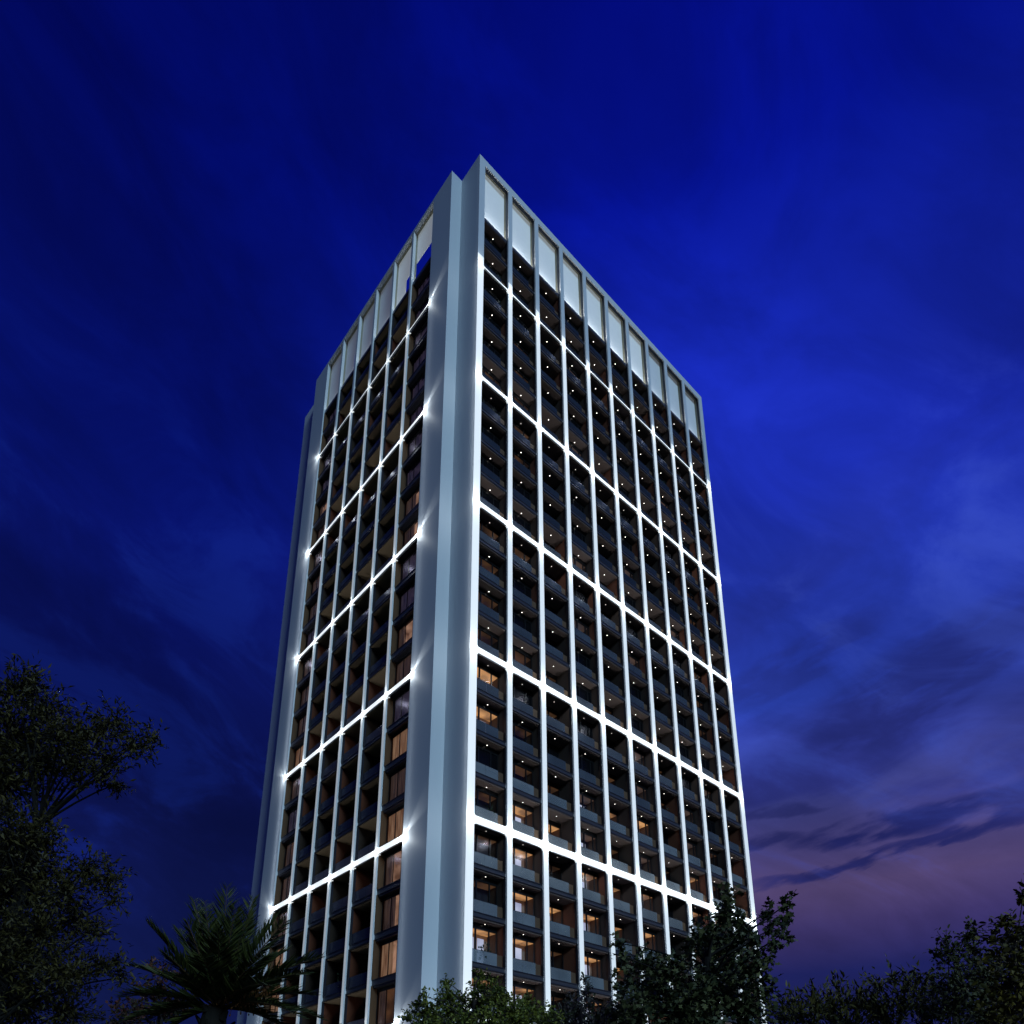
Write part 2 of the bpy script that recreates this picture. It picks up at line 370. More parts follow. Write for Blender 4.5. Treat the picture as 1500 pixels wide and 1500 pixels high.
# left facade: loggias in the middle four bays, flush windows in the end bays
def l_bay(i):
    a = ly[i] + (HL if i else .003); b = ly[i + 1] - (HL if i < LN - 1 else .003); return a, b - a
def lwin_frame(mb, cw):
    mb.box(0, cw, .20, .26, -.02, .42, M['darkedge']); mb.box(0, cw, .16, .20, .34, .40, M['dark'])
    mb.box(0, cw, .26, .95, 0, .22, M['slab']); mb.box(0, cw, .26, .95, FL - .16, FL - .03, M['dark'])
    mb.box(0, .05, .14, .9, .42, FL - .02, M['dark']); mb.box(cw - .07, cw, .14, .9, .42, FL - .02, M['wall_bl'])
    for x in (.05, cw * .30, cw * .62, cw - .12):
        mb.box(x, x + .05, .63, .69, .22, FL - .16, M['frame'])
    mb.box(.1, cw - .12, .635, .685, FL - .42, FL - .16, M['frame'])
def lwin_pane(mb, cw, c, v, back):
    mb.box(.1, cw - .12, .66, .665, .22, FL - .42, M['glass_l'], 'd')
    mb.box(.06, cw - .08, .96, 1.65, .22, FL - .16, M[back], 'zZuUD', {'z': M['slab'], 'u': M['wall_d']})
    n = 30; prev = None
    for j in range(n + 1):                      # a pleated curtain behind the glass
        f = j / n; u = .06 + (cw - .14) * f; d = .79 + .045 * math.sin(j * 1.9 + v)
        keep = (True, f > .52, f < .18 or f > .74, f > .84)[v]
        if prev and keep: mb.poly([(prev[0], prev[1], .22), (u, d, .22), (u, d, FL - .2), (prev[0], prev[1], FL - .2)], c)
        prev = (u, d)
for r in ROWS:
    for i in range(LN):
        a, cw = l_bay(i); z = ZB + FL * r; cwk = round(cw, 3); rr = rl.random(); low = -r / 20
        if i in (0, LN - 1):
            c = 'curtain' if rr < 1.25 * (low - .48) else 'curtain_dim' if rr < low + .2 else 'curtain_blue'; v = rl.choice((0, 1, 1, 2, 3)); bk = {'curtain': 'backroom', 'curtain_dim': rl.choice(('backroom', 'room_dim')), 'curtain_blue': 'curtain_blue'}[c]
            o = place('window', shared(('window', cwk, 'L'), lambda mb: lwin_frame(mb, cw), LT), tower, (0, a, z))
            place('pane', shared(('pane', cwk, c, v, bk), lambda mb: lwin_pane(mb, cw, M[c], v, bk), LT), o)
        else:
            wall = 'wall_rl' if rr < .30 + .4 * low else 'wall_dl'
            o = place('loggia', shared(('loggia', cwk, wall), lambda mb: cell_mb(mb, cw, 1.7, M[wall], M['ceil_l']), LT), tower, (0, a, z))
            place('balustrade', shared(('balustrade', cwk, 'L'), lambda mb: balu_mb(mb, cw, True, g='balu_l'), LT), o)
            place('window', shared(('window', cwk, 'LL'), lambda mb: win_mb(mb, cw, 1.7, 0, 1), LT), o)
# lobby storeys under the lowest band
mb = MB(RT)
for i in range(RN):
    a, cw = r_bay(i)
    for z0, z1 in ((.15, 4.6), (5.0, 9.6)):
        mb.box(a, a + cw, .9, .92, z0, z1, M['podium'], 'd')
        for t in (0, .33, .66, 1): mb.box(a + (cw - .06) * t, a + (cw - .06) * t + .06, .8, .9, z0, z1, M['frame'])
    mb.box(a, a + cw, .3, .95, 4.6, 5.0, M['darkedge']); mb.box(a, a + cw, .3, 1.0, 9.6, ZLOW - .03, M['dark'])
    mb.box(a, a + cw, .92, 4.5, .02, .14, M['slab'])
mb.build('lobby_front', tower)
mb = MB(LT)
for i in range(LN):
    a, cw = l_bay(i)
    for z0, z1 in ((.15, 4.6), (5.0, 9.6)):
        mb.box(a, a + cw, .9, .92, z0, z1, M['podium'], 'd')
        for t in (0, .5, 1): mb.box(a + (cw - .06) * t, a + (cw - .06) * t + .06, .8, .9, z0, z1, M['frame'])
    mb.box(a, a + cw, .29, .95, 4.6, 5.0, M['darkedge']); mb.box(a, a + cw, .29, 1.0, 9.6, ZLOW - .03, M['dark'])
mb.build('lobby_front', tower)

# ---- lamps at the crossings of bands and mullions
lr_ = random.Random(3)
def lamp(name, loc, W, radius=.12, color=(.88, .96, 1.0)):
    W *= lr_.uniform(.75, 1.2)
    l = bpy.data.lights.new(name, 'POINT'); l.energy = W; l.specular_factor = 0; l.shadow_soft_size = radius; l.color = color
    o = bpy.data.objects.new(name, l); col.objects.link(o); o.location = loc; o.parent = tower; return o
for k, z in enumerate(bandz):
    g = (.45, .8, 1, 1, 1, 1)[k]
    for i, x in enumerate(mx):
        lamp('crossing_lamp', (-.12 if i == 0 else min(x, WR - .3), -.75, z), 72 * g)
    for i, y in enumerate(ly):
        yy = y
        lamp('crossing_lamp', (-LD - (.6 if 0 < i < LN else .45), yy, z), (34 if 0 < i < LN else 60) * (.6 if k == 0 else 1))
    for (x, y, W) in ((-.45, .10, 10), (-LD - .50, LY0 - .40, 6), (-LD - .50, LY1 + .45, 12)):   # added unseen strips imitating bloom along the facade edges
        l = bpy.data.lights.new('edge_bloom_light', 'AREA'); l.shape = 'RECTANGLE'; l.size = .1; l.size_y = 4 * FL - .4; l.energy = W * (.6 if k == 0 else 1); l.color = (.75, .88, 1)
        o = bpy.data.objects.new('edge_bloom_light', l); col.objects.link(o); o.parent = tower; o.location = (x, y, z - 2 * FL if k < 5 else z - 2 * FL)
        o.rotation_euler = Matrix(((0, 0, -1), (-1, 0, 0), (0, 1, 0))).to_euler()
    for (y, sgn) in ((LY0 - .05, -1), (LY1 + .05, 1)):
        l = bpy.data.lights.new('wall_washer', 'SPOT'); l.energy = 260; l.specular_factor = 0; l.spot_size = R(38); l.spot_blend = .9; l.shadow_soft_size = .04; l.color = (.88, .96, 1)
        o = bpy.data.objects.new('wall_washer', l); col.objects.link(o); o.parent = tower; o.location = (-LD - .16, y, z)
        from mathutils import Vector
        o.rotation_euler = Vector((.03, sgn * 1.0, .75)).to_track_quat('-Z', 'Y').to_euler()

# ------------------------------------------------------------------ foliage generator
def leaf_mat(name, c1, c2, rough=.55, spec=.25):
    m = mat(name, c1, rough, spec=spec); nt = m.node_tree; b = nt.nodes['Principled BSDF']
    at_ = nt.nodes.new('ShaderNodeAttribute'); at_.attribute_name = 'tint'
    cr = nt.nodes.new('ShaderNodeValToRGB'); e = cr.color_ramp.elements
    e[0].color = tuple(c1) + (1,); e[1].color = tuple(c2) + (1,)
    nt.links.new(at_.outputs['Fac'], cr.inputs[0]); nt.links.new(cr.outputs[0], b.inputs['Base Color'])
    return m
LEAF = {
    'oval': (np.array([(0, 0, 0), (.28, .26, .05), (.62, .26, .06), (1, 0, -.05), (.62, -.26, .06), (.28, -.26, .05)]), [(0, 1, 2, 3), (0, 3, 4, 5)]),
    'lance': (np.array([(0, 0, 0), (.4, .16, .05), (1, 0, -.08), (.4, -.16, .05)]), [(0, 1, 2), (0, 2, 3)]),
    'maple': (np.array([(0, 0, 0), (.05, .42, .05), (.3, .25, .02), (.55, .5, .08), (.62, .18, 0), (1, 0, -.1), (.62, -.18, 0), (.55, -.5, .08), (.3, -.25, .02), (.05, -.42, .05)]),
              [(0, 1, 2), (0, 2, 3, 4), (0, 4, 5, 6), (0, 6, 7, 8), (0, 8, 9)]),
}
def leaves_mesh(name, pos, dirs, size, shape, m, tint):
    V0, F0 = LEAF[shape]; n = len(pos)
    t = dirs / (np.linalg.norm(dirs, axis=1, keepdims=True) + 1e-9)
    up = RNG.normal(size=(n, 3)) * .55 + np.array([0, 0, 1.]); s = np.cross(up, t); s /= np.linalg.norm(s, axis=1, keepdims=True) + 1e-9
    nn = np.cross(t, s)
    S = (size * RNG.uniform(.65, 1.25, n))[:, None, None]
    V = pos[:, None, :] + S * (V0[None, :, 0:1] * t[:, None] + V0[None, :, 1:2] * s[:, None] + V0[None, :, 2:3] * nn[:, None])
    k = len(V0); base = (np.arange(n) * k)
    me = bpy.data.meshes.new(name)
    loops = []; starts = []; tot = []
    F = [np.array(f) for f in F0]; per = sum(len(f) for f in F)
    cat = np.concatenate(F); L = (base[:, None] + cat[None]).ravel()
    off = np.cumsum([0] + [len(f) for f in F[:-1]]); ST = (np.arange(n)[:, None] * per + off[None]).ravel()
    me.vertices.add(n * k); me.vertices.foreach_set('co', V.reshape(-1).astype(np.float32))
    me.loops.add(len(L)); me.loops.foreach_set('vertex_index', L.astype(np.int32))
    me.polygons.add(len(ST)); me.polygons.foreach_set('loop_start', ST.astype(np.int32))
    a = me.attributes.new('tint', 'FLOAT', 'FACE'); a.data.foreach_set('value', np.repeat(tint, len(F)).astype(np.float32))
    me.materials.append(m); me.update(calc_edges=True); me.validate()
    return me
BARK = mat('bark', (.045, .035, .028), .9, noise=.4, nscale=14, bump=.5, stretch=(1, 1, .2))
def tree(name, label, cat, clumps, D, base_px, leafpx, shape, m, dens=1.0, spread=1.0, trunk_r=.16, group=None, upright=0.0, djit=.10, lean=1.0, bark=None):
    """clumps: (px, py, radius px); each becomes a ball of twigs with leaves at its own distance"""
    b = at(base_px, 1700, D); bx, by = b[0], b[1]
    root = empty(name, (bx, by, 0)); tag(root, label, cat, group)
    o3 = np.array([bx, by, 0.]); lr = random.Random(len(clumps) * 7 + int(base_px))
    C = []
    for (px, py, rp) in clumps:
        dd = D * (1 + lr.uniform(-djit, djit)); p = at(px, py, dd); dist = np.linalg.norm(p - np.array(CAM)); C.append((p - o3, rp * dist / FPX * 1.0, dist))
    zs = [c[0][2] for c in C]; cen = np.mean([c[0] for c in C], axis=0)
    H = cen[2] + .15 * (max(zs) - cen[2])
    tk = MB(); BK = bark or BARK
    pts = [np.array([0, 0, 0.]), np.array([.06, .05, H * .25]), np.array([cen[0] * .12 * lean, cen[1] * .12 * lean, H * .5]), np.array([cen[0] * .45 * lean, cen[1] * .45 * lean, H * .8]), np.array([cen[0] * .8 * lean, cen[1] * .8 * lean, H])]
    tk.tube(pts, trunk_r, trunk_r * .3, BK, 9)
    P, Dn, Sz, Tn = [], [], [], []
    for (c, r, dist) in C:
        # a limb from the trunk
        h = min(max(.35, (c[2] - .45 * math.hypot(c[0] - cen[0] * .4, c[1] - cen[1] * .4) - r) / max(H, .1)), .97)
        zi = h * H; j = 0
        while j < 3 and pts[j + 1][2] < zi: j += 1
        t = (zi - pts[j][2]) / (pts[j + 1][2] - pts[j][2] + 1e-9); t = min(max(t, 0), 1); s0 = pts[j] * (1 - t) + pts[j + 1] * t
        mid = (s0 + c) / 2 + np.array([lr.uniform(-.1, .1), lr.uniform(-.1, .1), lr.uniform(.0, .15)]) * np.linalg.norm(c - s0)
        L = [s0 * (1 - q) ** 2 + 2 * mid * q * (1 - q) + c * q * q for q in (0, .25, .5, .75, 1)]
        tk.tube(L, trunk_r * .13, trunk_r * .05, BK, 5)
        lp = leafpx * dist / FPX
        nsp = int(max(6, dens * (4.4 if shape == 'lance' else 2.8) * (r / lp) ** 1.8 / 1.6))
        for _ in range(nsp):
            v = RNG.normal(size=3); v /= np.linalg.norm(v)
            q = r * (RNG.uniform(0, 1) ** .45) * (1 + .28 * math.sin(3.1 * v[0] * 2 + c[0] * 9) * math.cos(2.7 * v[2] * 2 + c[2] * 7)) * spread
            tip = c + v * q
            dirn = v * .8 + RNG.normal(size=3) * .45 + np.array([0, 0, .25 + upright])
            dirn /= np.linalg.norm(dirn); ln = lp * RNG.uniform(2.2, 4.0)
            st = tip - dirn * ln * .5
            if RNG.uniform() < .45: tk.tube([c + (st - c) * .25, (c + st) / 2 + RNG.normal(size=3) * r * .06, st, tip + dirn * ln * .4], .012 * dist / 12, .004 * dist / 12, BK, 3)
            k = int(RNG.integers(7, 13)); tt = np.linspace(0, 1, k)
            pp = st[None] + dirn[None] * (ln * tt)[:, None] + RNG.normal(size=(k, 3)) * lp * .22
            P.append(pp)
            dv = dirn[None] * (.55 + upright) + RNG.normal(size=(k, 3)) * .62; Dn.append(dv)
            Sz.append(np.full(k, lp)); base_t = RNG.uniform(0, .75); Tn.append(np.clip(base_t + RNG.normal(size=k) * .15, 0, 1))
    P = np.concatenate(P); Dn = np.concatenate(Dn); Sz = np.concatenate(Sz); Tn = np.concatenate(Tn)
    tk.build('trunk', root)
    place('crown', leaves_mesh('crown', P, Dn, Sz, shape, m, Tn), root)
    return root, len(P)

BARK2 = mat('bark_dark', (.012, .010, .008), .95, noise=.3, nscale=14, bump=.5)
LM = {
    'left': leaf_mat('leaf_dark_olive', (.036, .030, .009), (.11, .086, .022)),
    'mid': leaf_mat('leaf_green_lit', (.060, .080, .012), (.30, .29, .045)),  # leaf colour brightened to include warm-green light falling on the tree
    'maple': leaf_mat('leaf_maple', (.026, .034, .012), (.16, .155, .060)),
    'vine': leaf_mat('leaf_plum_green', (.044, .055, .018), (.17, .12, .14)),
    'laurel': leaf_mat('leaf_laurel', (.036, .036, .009), (.160, .125, .032)),
    'rtree': leaf_mat('leaf_right', (.036, .040, .013), (.130, .118, .044)),
    'yel': leaf_mat('leaf_yellowing', (.044, .040, .008), (.22, .155, .022)),
    'red': leaf_mat('leaf_russet', (.038, .034, .014), (.19, .060, .045)),
    'palm': leaf_mat('palm_leaflet', (.020, .030, .010), (.085, .090, .020)),
    'pot': leaf_mat('pot_plant_leaf', (.010, .016, .010), (.03, .045, .02)),
}
cnt = []
cnt.append(tree('broadleaf_tree', 'tall dark broadleaf tree at the left edge with one bough reaching towards the tower', 'tree',
    [(20,1010,32),(45,998,18),(62,1042,30),(20,1065,45),(88,1078,26),(128,1072,30),(163,1058,26),(196,1092,24),(222,1083,14),(160,1110,22),(110,1112,34),(60,1110,50),(10,1150,55),(166,1150,16),(150,1135,14),
     (20,1225,55),(62,1232,26),(20,1300,60),(60,1290,34),(100,1302,30),(125,1275,26),(158,1285,24),(166,1322,14),(110,1345,32),(62,1362,46),(140,1360,20),(18,1400,65),(82,1420,38),(112,1425,28),
     (30,1470,65),(100,1482,34),(160,1415,18),(178,1432,14),(172,1405,10),(-30,1100,60),(-30,1250,70),(-30,1400,80),(0,905,7)][:-1],
    9.5, -60, 8.0, 'lance', LM['left'], 2.1, trunk_r=.17, lean=.25, bark=BARK2)[1])
cnt.append(tree('leafy_tree', 'fresh green bushy tree with pointed tops before the near tower corner', 'tree',
    [(625,1482,18),(612,1472,8),(622,1458,7),(652,1462,12),(664,1482,18),(655,1440,6),(658,1450,7),(700,1444,11),(705,1428,5),(706,1470,24),(730,1458,18),(746,1480,22),(770,1468,12),(792,1490,16),(690,1492,24),(600,1490,8),(640,1498,22),(760,1497,22),(675,1462,10),(720,1440,7),(720,1500,28),(760,1500,26),(800,1500,24),(782,1482,14),(680,1508,28),(625,1505,22)],
    13, 690, 5.4, 'oval', LM['mid'], 3.4, trunk_r=.12)[1])
cnt.append(tree('flowering_tree', 'slim tree with mauve tinged shoots between the fresh green tree and the big maple', 'tree',
    [(846,1482,20),(858,1456,10),(857,1436,4),(830,1490,16),(876,1488,16),(816,1495,12),(834,1465,6),(900,1488,14),(862,1470,9),(840,1506,26),(880,1506,24)],
    14.5, 850, 5.2, 'oval', LM['vine'], 2.6, trunk_r=.09)[1])
cnt.append(tree('maple_tree', 'large dark maple tree covering the lower right corner of the tower', 'tree',
    [(1066,1312,7),(1068,1328,11),(1058,1345,18),(1040,1372,24),(1072,1388,34),(1032,1412,34),(982,1420,28),(942,1412,22),(914,1402,11),(908,1382,6),(922,1442,24),(962,1452,34),(1012,1462,40),(1060,1450,44),
     (1098,1425,24),(1112,1402,10),(1118,1452,16),(1100,1482,30),(932,1482,30),(980,1492,36),(1040,1495,46),(1128,1362,8),(1146,1346,8),(1140,1372,10),(1124,1338,5),(1152,1324,4),(1135,1384,6),(1106,1375,10),(1085,1360,16),(1020,1390,18),(905,1490,18)],
    12, 1040, 8.2, 'maple', LM['maple'], 2.3, bark=BARK2, trunk_r=.17)[1])
cnt.append(tree('laurel_shrub', 'dark laurel hedge shrub with upright pointed leaves to the right of the maple', 'shrub',
    [(1168,1475,16),(1200,1468,15),(1226,1450,8),(1218,1478,20),(1256,1468,16),(1290,1474,18),(1284,1440,7),(1308,1432,8),(1320,1462,18),(1352,1456,14),(1345,1432,7),(1240,1492,26),(1300,1495,26),(1360,1484,24),(1178,1494,24),(1145,1485,18),(1262,1448,6),(1330,1440,7)],
    16, 1260, 10.5, 'lance', LM['laurel'], 3.2, bark=BARK2, trunk_r=.1, upright=.7)[1])
cnt.append(tree('ash_tree', 'dark green tree with small leaves rising between the laurel and the right edge', 'tree',
    [(1420,1358,7),(1416,1372,10),(1386,1376,8),(1392,1400,16),(1424,1392,16),(1374,1398,8),(1432,1425,24),(1402,1442,28),(1452,1452,34),(1392,1478,34),(1440,1485,36),(1365,1430,8),(1462,1410,14)],
    15, 1415, 5.8, 'oval', LM['rtree'], 2.4, trunk_r=.12)[1])
cnt.append(tree('yellowing_tree', 'yellowish leaved tree cut off by the right edge of the view', 'tree',
    [(1498,1312,5),(1470,1350,9),(1492,1362,17),(1474,1388,17),(1502,1402,26),(1480,1432,26),(1495,1470,36),(1470,1490,26),(1530,1420,45),(1455,1372,7)],
    11.5, 1540, 8.5, 'oval', LM['yel'], 2.4, trunk_r=.13)[1])
cnt.append(tree('russet_shrub', 'low shrub with russet leaf tips beside the palm, on its left', 'shrub',
    [(222,1410,4),(240,1420,9),(258,1432,10),(212,1452,12),(232,1448,15),(200,1480,18),(235,1482,24),(180,1495,20),(265,1470,20)],
    17, 225, 6, 'oval', LM['red'], 2.6, trunk_r=.07)[1])
print('leaves', cnt)

# ---- date palm
def palm(cx, cyp, D, tips):
    b = at(cx, cyp, D); root = empty('date_palm', (b[0], b[1], 0))
    tag(root, 'dark feathery date palm in front of the left foot of the tower', 'palm tree')
    top = np.array([0, 0, b[2]])
    tk = MB(); n = 26
    pts = [np.array([.03 * math.sin(i), .03 * math.cos(i * 1.3), top[2] * i / (n - 1)]) for i in range(n)]
    tk.tube(pts, .27, .21, BARK2, 12)
    for i in range(60):                          # old leaf bases
        a = i * 2.4; z = top[2] * (i + 1) / 61; p = np.array([.22 * math.cos(a), .22 * math.sin(a), z])
        tk.tube([p, p + np.array([.13 * math.cos(a), .13 * math.sin(a), .16])], .06, .02, BARK2, 5)
    tk.build('trunk', root)
    fr = MB(); P, Dn, Sz, Tn = [], [], [], []
    rach = mat('palm_rachis', (.09, .05, .02), .7)
    for (px, py, dj, sag) in tips:
        tip = at(px, py, D + dj) - np.array([b[0], b[1], 0.])
        L = np.linalg.norm(tip - top)
        mid = (top + tip) / 2 + np.array([0, 0, sag * L])
        Q = [top * (1 - q) ** 2 + 2 * mid * q * (1 - q) + tip * q * q for q in np.linspace(0, 1, 12)]
        fr.tube(Q, .022, .004, rach, 5)
        m_ = 74
        for s in np.linspace(.12, 1, m_):
            p = top * (1 - s) ** 2 + 2 * mid * s * (1 - s) + tip * s * s
            t = 2 * (1 - s) * (mid - top) + 2 * s * (tip - mid); t /= np.linalg.norm(t)
            sd = np.cross(t, (0, 0, 1.)); sd /= np.linalg.norm(sd) + 1e-9; nu = np.cross(sd, t)
            for sg in (-1, 1):
                ll = .42 * math.sin(math.pi * min(1, .18 + .80 * s)) ** .6 + .06
                v = t * RNG.uniform(.75, 1.05) + sd * sg * RNG.uniform(.55, .8) + nu * RNG.uniform(.1, .42)
                P.append(p); Dn.append(v); Sz.append(ll); Tn.append(RNG.uniform(0, 1))
    fr.build('frond_stem', root)
    P = np.array(P); me = leaves_mesh('frond_leaflets', P, np.array(Dn), np.array(Sz), 'needle', LM['palm'], np.array(Tn))
    place('frond_leaflets', me, root)
    dt = MB(); om = mat('date_cluster', (.20, .075, .02), .7)
    for k in range(5):
        a = at(330 + 14 * k, 1450 + 6 * (k % 3), D - .35) - np.array([b[0], b[1], 0.])
        for j in range(26):
            e = a + RNG.normal(size=3) * .11 - np.array([0, 0, .1]); dt.tube([a + np.array([0, 0, .2]), (a + e) / 2 + RNG.normal(size=3) * .03, e], .004, .003, om, 3)
            dt.tube([e, e + np.array([0, 0, -.03])], .014, .008, om, 4)
    dt.build('date_cluster', root)
LEAF['needle'] = (np.array([(0, 0, 0), (.35, .045, 0), (1, 0, -.06), (.35, -.045, 0)]), [(0, 1, 2), (0, 2, 3)])
palm(318, 1478, 13, [(216,1352,-.4,.05),(262,1362,.8,.06),(284,1318,.6,.04),(274,1350,-.8,.06),(302,1338,-1,.05),(333,1298,.5,.04),(345,1330,-1.2,.05),(372,1316,.7,.05),(366,1345,-.8,.06),(408,1340,.5,.06),(418,1350,-.8,.08),
    (418,1394,1,.10),(470,1402,.0,.12),(448,1425,-1,.12),(462,1458,.6,.14),(470,1492,-.4,.16),(440,1490,-1.2,.16),(190,1415,.4,.10),(178,1460,-.3,.14),(185,1495,-1,.16),(215,1500,1,.16),(240,1395,-.9,.08),
    (320,1365,-1.8,.08),(255,1430,-1.6,.12),(390,1400,-1.7,.1),(400,1445,-1.9,.14),(295,1400,-2.0,.1),(355,1385,1.6,.06),(300,1320,1.4,.03),(420,1510,.5,.2),(240,1515,-.5,.2)])

# ---- pot plants standing on balconies
def pot_plant(x, y, z, h, label):
    root = empty('potted_plant', (x, y, z)); tag(root, label, 'potted plant', 'pot plants on the balconies')
    p = MB(); p.tube([(0, 0, 0), (0, 0, .12), (0, 0, .30), (0, 0, .32)], .12, .18, M['dark'], 12); p.build('pot', root)
    n = 60; P = RNG.normal(size=(n, 3)) * np.array([.16, .10, .20]) * h + np.array([0, 0, .3 + .45 * h]); Dn = P - np.array([0, 0, .3]); Dn = Dn + RNG.normal(size=(n, 3)) * .1
    place('foliage', leaves_mesh('foliage', P, Dn, np.full(n, .20), 'oval', LM['pot'], RNG.uniform(0, 1, n)), root)
def rpl(bay, row, fr, h, label):
    a, cw = r_bay(bay); pot_plant(a + cw * fr, .62, ZB + FL * row + .22, h, label)
def lpl(bay, row, fr, h, label):
    a, cw = l_bay(bay); pot_plant(-LD + .62, a + cw * fr, ZB + FL * row + .22, h, label)
rpl(0, 0, .72, 1.3, 'dark leafy pot plant on the near-corner balcony just above the highest light band')
rpl(0, -1, .72, 1.3, 'dark leafy pot plant on the near-corner balcony just below the highest light band')
rpl(0, -5, .70, 1.3, 'dark pot plant on the near-corner balcony just below the second light band')
rpl(5, -3, .72, 1.4, 'dark pot plant on the sixth balcony from the near corner, just above the second band')
rpl(7, -2, .6, 1.3, 'dark pot plant on the eighth balcony column from the near corner, high up')
rpl(0, -19, .55, 1.5, 'bushy pot plant against a lit window on the lowest visible near-corner balcony')
rpl(0, -16, .62, 1.3, 'pot plant silhouetted on the near-corner balcony right above the fifth band')
rpl(6, -14, .55, 1.2, 'small pot plant on a balcony in the seventh column of the right facade')
lpl(3, -16, .3, 1.5, 'dark pot plant in the terracotta loggia resting above the fifth band of the left facade')
lpl(2, -19, .3, 1.5, 'dark pot plant in a loggia low on the left facade, beside a terracotta wall')

# ------------------------------------------------------------------ ground
G = mat('ground_soil_grass', (.035, .045, .02), .95, noise=.4, nscale=.8, bump=.3)
PV = mat('paving_stone', (.22, .22, .23), .8, noise=.2, nscale=2.5, bump=.2)
AS = mat('asphalt', (.05, .05, .052), .9, noise=.25, nscale=20, bump=.3)
mb = MB(); mb.poly([(-3000, -3000, 0), (3000, -3000, 0), (3000, 3000, 0), (-3000, 3000, 0)], G); tag(mb.build('ground'), kind='structure')
mb = MB(); mb.box(-9, WR + 8, -9, -.02, .004, .12, PV); mb.box(-9, -LD - .02, -.02, YB + 8, .004, .12, PV); tag(mb.build('pavement'), kind='structure')
mb = MB(); mb.poly([(-200, -44, .004), (200, -44, .004), (200, -32, .004), (-200, -32, .004)], AS)
for i in range(-30, 30): mb.poly([(i * 6, -38.08, .008), (i * 6 + 3, -38.08, .008), (i * 6 + 3, -37.92, .008), (i * 6, -37.92, .008)], M['white'])
mb.box(-200, 200, -32, -31.8, .004, .14, PV); mb.box(-200, 200, -44.2, -44, .004, .14, PV)
tag(mb.build('road'), kind='structure')

# ------------------------------------------------------------------ sky (laid out over true compass and elevation angles)
w = bpy.data.worlds.new('World'); sc.world = w; w.use_nodes = True; nt = w.node_tree; nt.nodes.clear()
N = nt.nodes.new; Lk = nt.links.new
def math_(op, a, b=None, c=None, clamp=False):
    n = N('ShaderNodeMath'); n.operation = op; n.use_clamp = clamp
    for i, v in enumerate((a, b, c)):
        if v is None: continue
        if isinstance(v, (int, float)): n.inputs[i].default_value = v
        else: Lk(v, n.inputs[i])
    return n.outputs[0]
def mixc(f, a, b, mode='MIX'):
    n = N('ShaderNodeMix'); n.data_type = 'RGBA'; n.blend_type = mode
    for i, v in ((0, f), (6, a), (7, b)):
        if isinstance(v, (int, float)): n.inputs[i].default_value = v
        elif isinstance(v, tuple): n.inputs[i].default_value = v
        else: Lk(v, n.inputs[i])
    return n.outputs[2]
def smooth(v, a, b):
    n = N('ShaderNodeMapRange'); n.interpolation_type = 'SMOOTHSTEP'; Lk(v, n.inputs[0]); n.inputs[1].default_value = a; n.inputs[2].default_value = b; return n.outputs[0]
tc = N('ShaderNodeTexCoord'); sx = N('ShaderNodeSeparateXYZ'); Lk(tc.outputs['Generated'], sx.inputs[0])
az = math_('SUBTRACT', math_('MULTIPLY', math_('ARCTAN2', sx.outputs[0], sx.outputs[1]), 57.2958), math.degrees(YAW))   # degrees from the tower's direction
el = math_('MULTIPLY', math_('ARCSINE', sx.outputs[2]), 57.2958)
def ramp(v, stops):
    n = N('ShaderNodeValToRGB'); cr = n.color_ramp
    lo, hi = 0, 90
    while len(cr.elements) < len(stops): cr.elements.new(.5)
    for e, (p, c) in zip(cr.elements, stops): e.position = p / 90; e.color = srgb(*c)
    Lk(math_('DIVIDE', v, 90), n.inputs[0]); return n.outputs[0]
left = ramp(el, [(0, (10, 16, 55)), (12, (10, 18, 66)), (25, (9, 16, 72)), (35, (8, 17, 92)), (45, (5, 16, 104)), (60, (1, 9, 100)), (90, (0, 5, 80))])
right = ramp(el, [(0, (20, 24, 78)), (13, (27, 31, 88)), (16.3, (58, 49, 98)), (19.0, (82, 68, 113)), (25, (66, 70, 142)), (32, (44, 66, 174)), (45, (26, 44, 168)), (54, (17, 34, 160)), (61, (5, 18, 145)), (70, (1, 8, 112))])
hi_ = smooth(el, 26, 44)
base = mixc(math_('ADD', math_('MULTIPLY', smooth(az, -30, 20), hi_), math_('MULTIPLY', smooth(az, -6, 16), math_('SUBTRACT', 1, hi_))), left, right)
base = mixc(math_('MULTIPLY', smooth(az, 26, 52), .55), base, ramp(el, [(0, (22, 24, 78)), (14, (42, 34, 88)), (22, (58, 56, 104)), (30, (28, 42, 124)), (45, (14, 28, 140)), (60, (2, 14, 120)), (90, (0, 7, 90))]))
# streaky cloud veils: noise over the sky direction, flattened and tilted up to the right
rc = math_('ADD', math_('MULTIPLY', sx.outputs[0], float(Rt[0])), math_('MULTIPLY', sx.outputs[1], float(Rt[1])))
fc = math_('ADD', math_('MULTIPLY', sx.outputs[0], sy_), math_('MULTIPLY', sx.outputs[1], cy_))
cb = N('ShaderNodeCombineXYZ'); Lk(rc, cb.inputs[0]); Lk(math_('MULTIPLY', math_('SUBTRACT', sx.outputs[2], math_('MULTIPLY', rc, .22)), 3.6), cb.inputs[1]); Lk(fc, cb.inputs[2])
nz = N('ShaderNodeTexNoise'); inp(nz, 'Scale', 3.1); inp(nz, 'Detail', 8); inp(nz, 'Roughness', .52); inp(nz, 'Distortion', .25); Lk(cb.outputs[0], nz.inputs['Vector'])
veil = smooth(nz.outputs['Fac'], .46, .64)
lowf = math_('MULTIPLY', smooth(el, 50, 26), smooth(el, 19.5, 25))
rightf = smooth(az, 4, 20)
k1 = math_('MULTIPLY', math_('MULTIPLY', veil, lowf), math_('MULTIPLY', rightf, .62))
c1 = mixc(k1, base, srgb(34, 42, 124))
